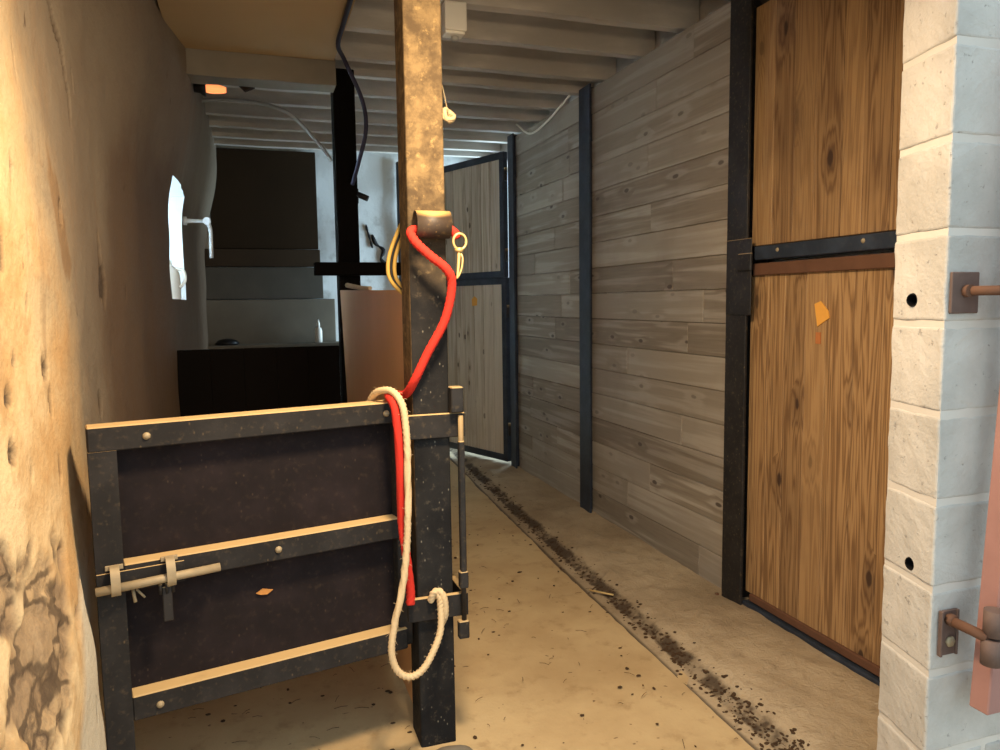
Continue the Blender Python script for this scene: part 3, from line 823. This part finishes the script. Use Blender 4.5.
mb.tube([c0 + Vector((.019*cos(t*pi/12), -.004, .022*sin(t*pi/12))) for t in range(25)], .0038, 8, caps=False); mb.build('clip_ring', BRASS, red, ro)
mb = MB()
mb.lathe([(0, -.006), (.011, -.006), (.013, .0), (.009, .006), (0, .007)], (.573, 2.076, 1.497), 'Z', 12)
mb.tube(spline([(.573, 2.076, 1.495), (.571, 2.072, 1.47), (.566, 2.066, 1.435), (.562, 2.062, 1.415)], 6), lambda k: .0062-.0035*k, 10)
mb.tube(spline([(.575, 2.076, 1.493), (.582, 2.070, 1.472), (.576, 2.066, 1.440), (.565, 2.064, 1.418)], 6), lambda k: .0028, 8)
mb.build('snap_clip', BRASS, red, ro)
cream = thing('lead_rope', 'cream rope hung over the gate top and looped round its lower hinge strap', 'rope', (.4, 2.1, 1.0))
co_ = (.4, 2.1, 1.0)
pts = [(.330, 2.235, 1.045), (.335, 2.215, 1.070), (.350, 2.175, 1.094), (.380, 2.125, 1.098), (.400, 2.085, 1.065), (.408, 2.077, 1.0), (.410, 2.072, .90), (.405, 2.066, .75), (.400, 2.066, .66), (.385, 2.060, .55), (.355, 2.055, .43), (.345, 2.050, .36), (.358, 2.048, .305), (.392, 2.048, .278), (.432, 2.05, .290), (.468, 2.06, .335), (.495, 2.075, .39), (.500, 2.088, .455), (.498, 2.092, .486), (.488, 2.100, .494), (.478, 2.106, .478)]
mb = MB(); mb.tube(spline(pts, 12), .0098, 14, twist=520, strands=3, amp=.15)
random.seed(11)
sp_ = spline(pts, 12)
for k in range(170):
    p = random.choice(sp_); d = Vector([random.gauss(0, 1) for _ in range(3)]).normalized()
    mb.tube([p+d*.007, p+d*.013+Vector((0, 0, .002)), p+d*.017+Vector((random.uniform(-.004, .004), 0, random.uniform(-.005, .005)))], .00045, 3)
mb.build('cord', CREAMROPE, cream, co_)
mb = MB(); mb.tube(spline([(.505, 2.100, .40), (.514, 2.090, .43), (.512, 2.088, .475), (.500, 2.092, .500), (.482, 2.096, .498), (.474, 2.104, .47)], 8), .0098, 14, twist=520, strands=3, amp=.15)
mb.build('knot', CREAMROPE, cream, co_)

# ------------------------------------------------------------------ rear stalls
mb = MB(); mb.box((.484, 4.25, -.02), (.602, 4.37, 2.615), .005)
tag(mb.build('rear_column', BLACKSTEEL), 'dark square column behind, between the two stalls', 'post')
mb = MB(); mb.tube([(.60, 4.26, 1.95), (.655, 4.24, 1.925)], .016, 10); mb.box((.596, 4.255, 1.90), (.606, 4.30, 1.98), .002)
tag(mb.build('tether_stub', BLACKPLASTIC), 'short black stub sticking out from the dark rear column', 'hook')
mb = MB(); mb.box((.349, 4.165, 1.503), (.92, 4.247, 1.573), .004)
tag(mb.build('cross_rail', BLACKSTEEL), 'dark horizontal rail across the front of the rear column', 'rail')
mb = MB()
mb.prism([(2.262, .05), (3.70, .05), (3.79, .868), (3.94, 1.418), (2.262, 1.388)], .014, 'X', .452)
pp = mb.build('plywood_partition', PLY); tag(pp, 'brown plywood partition board behind the tall worn post', 'partition')
mb = MB(); mb.tube(spline([(.462, 3.72, 1.438), (.470, 3.50, 1.425), (.468, 3.25, 1.414), (.470, 3.05, 1.410)], 4), lambda k: .012-.004*k, 8)
tag(mb.build('stick', TWINE), 'short pale stick lying on the plywood partition edge', 'stick')
mb = MB(); x = -.365
for k in range(5):
    mb.roll(); mb.box((x, 4.20, .02), (x+.166, 4.235, 1.118+.002*random.random()), .002); x += .1662
tag(mb.build('stall_partition', BLACKSTEEL), 'black boarded stall partition in shade behind the half gate', 'partition')

# back wall: boards in the alcove, ledge and what stands on it
yb = YB-.045
def board(x0, x1, z0, z1, d, mat, label, nm='board'):
    mb = MB(); mb.box((x0, yb-d-.012, z0), (x1, YB-.026, z1), .004); return tag(mb.build(nm, mat), label, 'board')
K = 6.95/6.5
def kz(z): return 1.35+(z-1.35)*K
for x0_, x1_, z0_, z1_, d_, mt_, lab_, nm_ in (
    (-.25, .575, 1.800, 2.585, .0, DARKBOARD, 'large dark brown board filling the upper alcove of the back wall', 'board'),
    (-.31, .585, 1.655, 1.797, .008, BROWNPLANK, 'narrow brown plank directly under the large dark board', 'plank'),
    (-.32, .600, 1.395, 1.650, .016, GREYPLANK, 'grey plank in the middle of the back alcove', 'plank'),
    (-.33, .690, 1.000, 1.390, .024, LIGHTPLANK, 'wide pale plank lowest in the back alcove, above the ledge', 'plank')):
    board(x0_*K, x1_*K, kz(z0_), kz(z1_), d_, mt_, lab_, nm_)
mb = MB(); mb.box((-.38, YB-.30, .90), (.79, YB-.084, kz(1.035)), .012, seg=2)
tag(mb.build('ledge', LIGHTPLANK), 'pale stone ledge along the foot of the back alcove', 'ledge')
sb = thing('spray_bottle', 'slim white spray bottle standing on the back ledge', 'bottle', (.575, YB-.20, kz(1.035)))
mb = MB(); mb.lathe([(0, 0), (.030, 0), (.032, .006), (.032, .10), (.026, .125), (.014, .135), (.014, .14), (0, .14)], (0, 0, 0), 'Z', 18); mb.build('bottle_body', WHITEPLASTIC, sb)
mb = MB(); mb.lathe([(.0145, .138), (.015, .165), (.010, .180), (.006, .200), (0, .2)], (0, 0, 0), 'Z', 14); mb.build('cap', WHITEPLASTIC, sb)
mb = MB(); mb.lathe([(0, 0), (.085, 0), (.10, .012), (.075, .040), (.03, .052), (0, .054)], (-.18, YB-.18, kz(1.035)), 'Z', 18)
tag(mb.build('black_bowl', BLACKPLASTIC), 'upturned black bowl lying on the left of the back ledge', 'bowl')
jug = thing('plastic_jug', 'white plastic jug on the sill of the small left window', 'jug', (-.43, 4.74, HOLE[2]))
mb = MB(); mb.lathe([(0, 0), (.060, 0), (.066, .01), (.066, .14), (.050, .18), (.024, .20), (.024, .225), (0, .225)], (0, 0, 0), 'Z', 18); mb.build('jug_body', WHITEPLASTIC, jug)
mb = MB(); mb.tube(spline([(.045, -.02, .175), (.085, -.02, .165), (.092, -.02, .11), (.064, -.02, .07)], 6), .009, 8); mb.build('jug_handle', WHITEPLASTIC, jug)
mb = MB(); mb.box((1.330, 6.87, 0), (1.375, 6.925, 2.62), .004)
tag(mb.build('door_post', BLACKPLASTIC), 'thin black upright against the white back wall near the far door', 'post')

# cables and hoses
CABLE = [(.451, 3.145, 2.586), (.456, 3.52, 2.584), (.463, 3.776, 2.578), (.519, 3.976, 2.570), (.612, 4.06, 2.406), (.630, 4.08, 2.259), (.590, 4.13, 2.085), (.572, 4.235, 2.00)]
mb = MB(); mb.tube(spline(CABLE, 10), .011, 10)
tag(mb.build('hanging_cable', CABLEBLUE), 'thick blue black cable hanging from the ceiling beside the dark rear column', 'cable')
mb = MB(); arch = [(-.22, 5.0, 2.58), (-.10, 5.02, 2.60), (.08, 5.04, 2.602), (.22, 5.05, 2.58), (.33, 5.06, 2.53), (.50, 5.10, 2.36), (.56, 5.12, 2.28)]
mb.tube(spline(arch, 10), .012, 10)
tag(mb.build('grey_hose', GREYHOSE), 'pale grey hose arched below the joists over the rear stall', 'hose')
lp = thing('hose_cord', 'yellow and black cord looped behind the tall worn post', 'cord', (.42, 2.5, 1.5))
q0 = Vector((.42, 2.5, 1.5))
base_ = [(.470, 2.272, 1.60), (.455, 2.285, 1.575), (.425, 2.29, 1.50), (.418, 2.29, 1.445), (.43, 2.288, 1.41), (.462, 2.28, 1.375)]
for k, (dx, mt, r) in enumerate(((-.010, CORDYELLOW, .0062), (.0, BLACKPLASTIC, .0055), (.010, CORDYELLOW, .0062))):
    mb = MB(); mb.tube(spline([(p[0]+dx, p[1]+(.003 if k == 1 else 0), p[2]) for p in base_], 10), r, 8); mb.build('strand', mt, lp, q0)
mb = MB(); c = mb.tube(spline([(1.88, 5.20, 2.61), (1.90, 4.98, 2.50), (1.93, 4.75, 2.53), (1.95, 4.55, 2.59), (1.95, 4.42, 2.615)], 8), .007, 8)
tag(mb.build('white_cable', WHITEPLASTIC), 'thin white cable drooping at the top of the far plank wall', 'cable')

# junction box on a joist, heat lamp under the crossbeam
jb = thing('junction_box', 'cream junction box hanging under a joist beside the tall post', 'box', (.885, 3.22, 2.47))
jo = (.885, 3.22, 2.47)
mb = MB(); mb.box((.842, 3.20, 2.485), (.930, 3.27, 2.618), .006, seg=2); mb.build('box_body', WHITEPLASTIC, jb, jo)
mb = MB(); mb.box((.838, 3.185, 2.495), (.934, 3.20, 2.612), .005, seg=2); mb.build('cover', WHITEPLASTIC, jb, jo)
mb = MB(); mb.lathe([(.0, 0), (.016, 0), (.016, .018), (.0, .018)], (.895, 3.24, 2.468), 'Z', 12); mb.build('cable_gland', GREYHOSE, jb, jo)
hl = thing('heat_lamp', 'small glowing orange heat lamp under the short grey crossbeam', 'lamp', (-.13, 4.30, 2.52)); ho = (-.13, 4.30, 2.52)
mb = MB(); mb.tube(spline([(-.16, 4.36, 2.495), (-.135, 4.36, 2.490), (-.10, 4.36, 2.487), (-.06, 4.36, 2.485)], 5), lambda k: .028*(1-k*k*.75)**.5, 14); mb.build('bulb', GLOW, hl, ho)
mb = MB(); mb.lathe([(.045, .0), (.05, .004), (.032, .03), (.028, .06), (.0, .062)], (-.16, 4.36, 2.492), 'X', 16)
for v in mb.bm.verts: v.co.x = -.32 - v.co.x
mb.build('lamp_socket', BLACKPLASTIC, hl, ho)
mb = MB(); mb.box((-.20, 4.345, 2.52), (-.02, 4.375, 2.618), .003); mb.build('bracket', DARKSTEEL, hl, ho)
mb = MB(); mb.prism([(-.01, 2.618), (-.015, 2.525), (.035, 2.478), (.085, 2.50), (.10, 2.618)], .05, 'Y', 4.30)
tag(mb.build('beam_cleat', DARKBOARD), 'small dark wooden cleat beside the glowing heat lamp', 'cleat')

# ------------------------------------------------------------------ hinge irons on the pier and the swung-open yard gate
up_ = thing('gate_pintle', 'upper rusty hinge pin on a square plate on the block pier', 'hinge', (1.487, YF, 1.355), 0, 'hinge pins on the block pier')
mb = MB(); mb.box((-.040, -.008, -.045), (.040, -.0005, .045), .002); mb.build('plate', RUSTGREY, up_)
mb = MB(); mb.tube([(0, -.004, .004), (.020, -.045, .004), (.052, -.092, .004)], .0105, 12); mb.lathe([(.014, 0), (.014, .012), (.011, .016)], (0, -.02, .004), 'Y', 10); mb.build('pin', RUST, up_)
lo_ = thing('gate_pintle', 'lower rusty hinge pin with slotted plate on the block pier', 'hinge', (1.484, YF, .585), 0, 'hinge pins on the block pier')
mb = MB(); mb.box((-.026, -.007, -.055), (.026, -.0005, .052), .002); mb.box((-.026, -.012, -.055), (-.020, -.006, .052), .001); mb.box((.020, -.012, -.055), (.026, -.006, .052), .001); mb.build('plate', RUSTGREY, lo_)
mb = MB(); mb.lathe([(0, -.012), (.013, -.012), (.013, -.006), (0, -.006)], (.004, 0, -.022), 'Y', 6); mb.build('bolt', ZINC, lo_)
mb = MB(); mb.tube([(-.002, -.004, .030), (.004, -.06, .026), (.008, -.098, .022)], .0115, 12); mb.lathe([(0, -.022), (.014, -.022), (.014, -.008), (0, -.008)], (-.002, 0, .032), 'Y', 6); mb.build('pin', RUST, lo_)
yg = thing('yard_gate', 'rusty pink steel gate swung open at the right edge', 'gate', (1.52, 1.17, .40))
yo = (1.52, 1.17, .40)
lean = lambda c: Vector((c.x + .058*(c.z-.41), c.y, c.z))
mb = MB(); mb.box((1.517, 1.165, .418), (1.573, 1.212, 1.95), .003, taper=lean); mb.build('gate_stile', RUSTPINK, yg, yo)
for z in (.548, .612, 1.29, 1.355):
    mb = MB(); mb.tube([(1.494+.058*(z-.41), 1.152, z), (1.494+.058*(z-.41), 1.152, z+.058)], .021, 16); mb.build('knuckle', RUSTGREY, yg, yo)
for z in (.44, 1.1, 1.85):
    mb = MB(); mb.box((1.56, 1.165, z), (2.55, 1.198, z+.05), .003, taper=lambda c: lean(c)+Vector((0, -.10*(c.x-1.55), 0))); mb.build('gate_rail', RUSTPINK, yg, yo)

# ------------------------------------------------------------------ litter on the floor
def litter(name, n, place, smin, smax, mat, label):
    mb = MB()
    for k in range(n):
        x, y, z = place(); s = random.uniform(smin, smax)**1.0
        b = bmesh.ops.create_icosphere(mb.bm, subdivisions=1, radius=s, matrix=Matrix.Translation((x, y, z)))
        ax, ay, az = random.uniform(.5, 1.8), random.uniform(.5, 1.6), random.uniform(.3, .6)
        for v in b['verts']:
            d = v.co-Vector((x, y, z)); j = 1+.5*noise.noise(d*90+Vector((k, 0, 0)))
            v.co = Vector((x+d.x*ax*j, y+d.y*ay*j, z+d.z*az*j+s*.2))
    return tag(mb.build(name, mat), label, 'dirt', kind='stuff')
random.seed(5)
litter('dirt_crumbs', 190, lambda: (random.uniform(-.35, 1.46), random.uniform(1.7, 4.2), .003), .002, .008, MUCK, 'dark dirt crumbs scattered over the dusty floor')
def gut():
    y = 1.7+4.0*random.random()**1.5
    e = kerb_edge(y); k = max(.005, random.gauss(.082, .026))
    return (e+k, y, slab_h(k, y))
litter('gutter_muck', 900, gut, .0015, .008, MUCK, 'dark muck lying along the edge of the concrete kerb')
mb = MB()
for k in range(150):
    if k < 110: x, y = random.uniform(-.3, 1.5), random.uniform(1.7, 3.6)
    else: x, y, _ = gut()
    a = random.uniform(0, pi); L = random.uniform(.012, .05); z = .008 if k < 110 else .022
    mb.tube([(x-cos(a)*L/2, y-sin(a)*L/2, z), (x, y, z+.003), (x+cos(a)*L/2, y+sin(a)*L/2, z)], .0009, 4)
tag(mb.build('straw_bits', MUCK), 'bits of brown straw strewn over the floor', 'straw', kind='stuff')
mb = MB(); mb.tube([(1.44, 3.06, .016), (1.50, 2.94, .030)], .004, 8)
tag(mb.build('straw_stalk', STRAW), 'single pale straw stalk lying at the kerb edge', 'straw')
mb = MB(); b = bmesh.ops.create_icosphere(mb.bm, subdivisions=3, radius=.06, matrix=Matrix.Translation((.52, 2.07, -.012)))
for v in b['verts']:
    d = v.co-Vector((.52, 2.07, -.012)); v.co = Vector((.52+d.x*1.25, 2.07+d.y*.7, -.012+d.z*.55))*1.0 + Vector((0, 0, .006*noise.noise(d*40)))
for f in mb.bm.faces: f.smooth = True
tag(mb.build('flat_stone', LIGHTPLANK), 'pale flat stone at the foot of the tall worn post', 'stone')
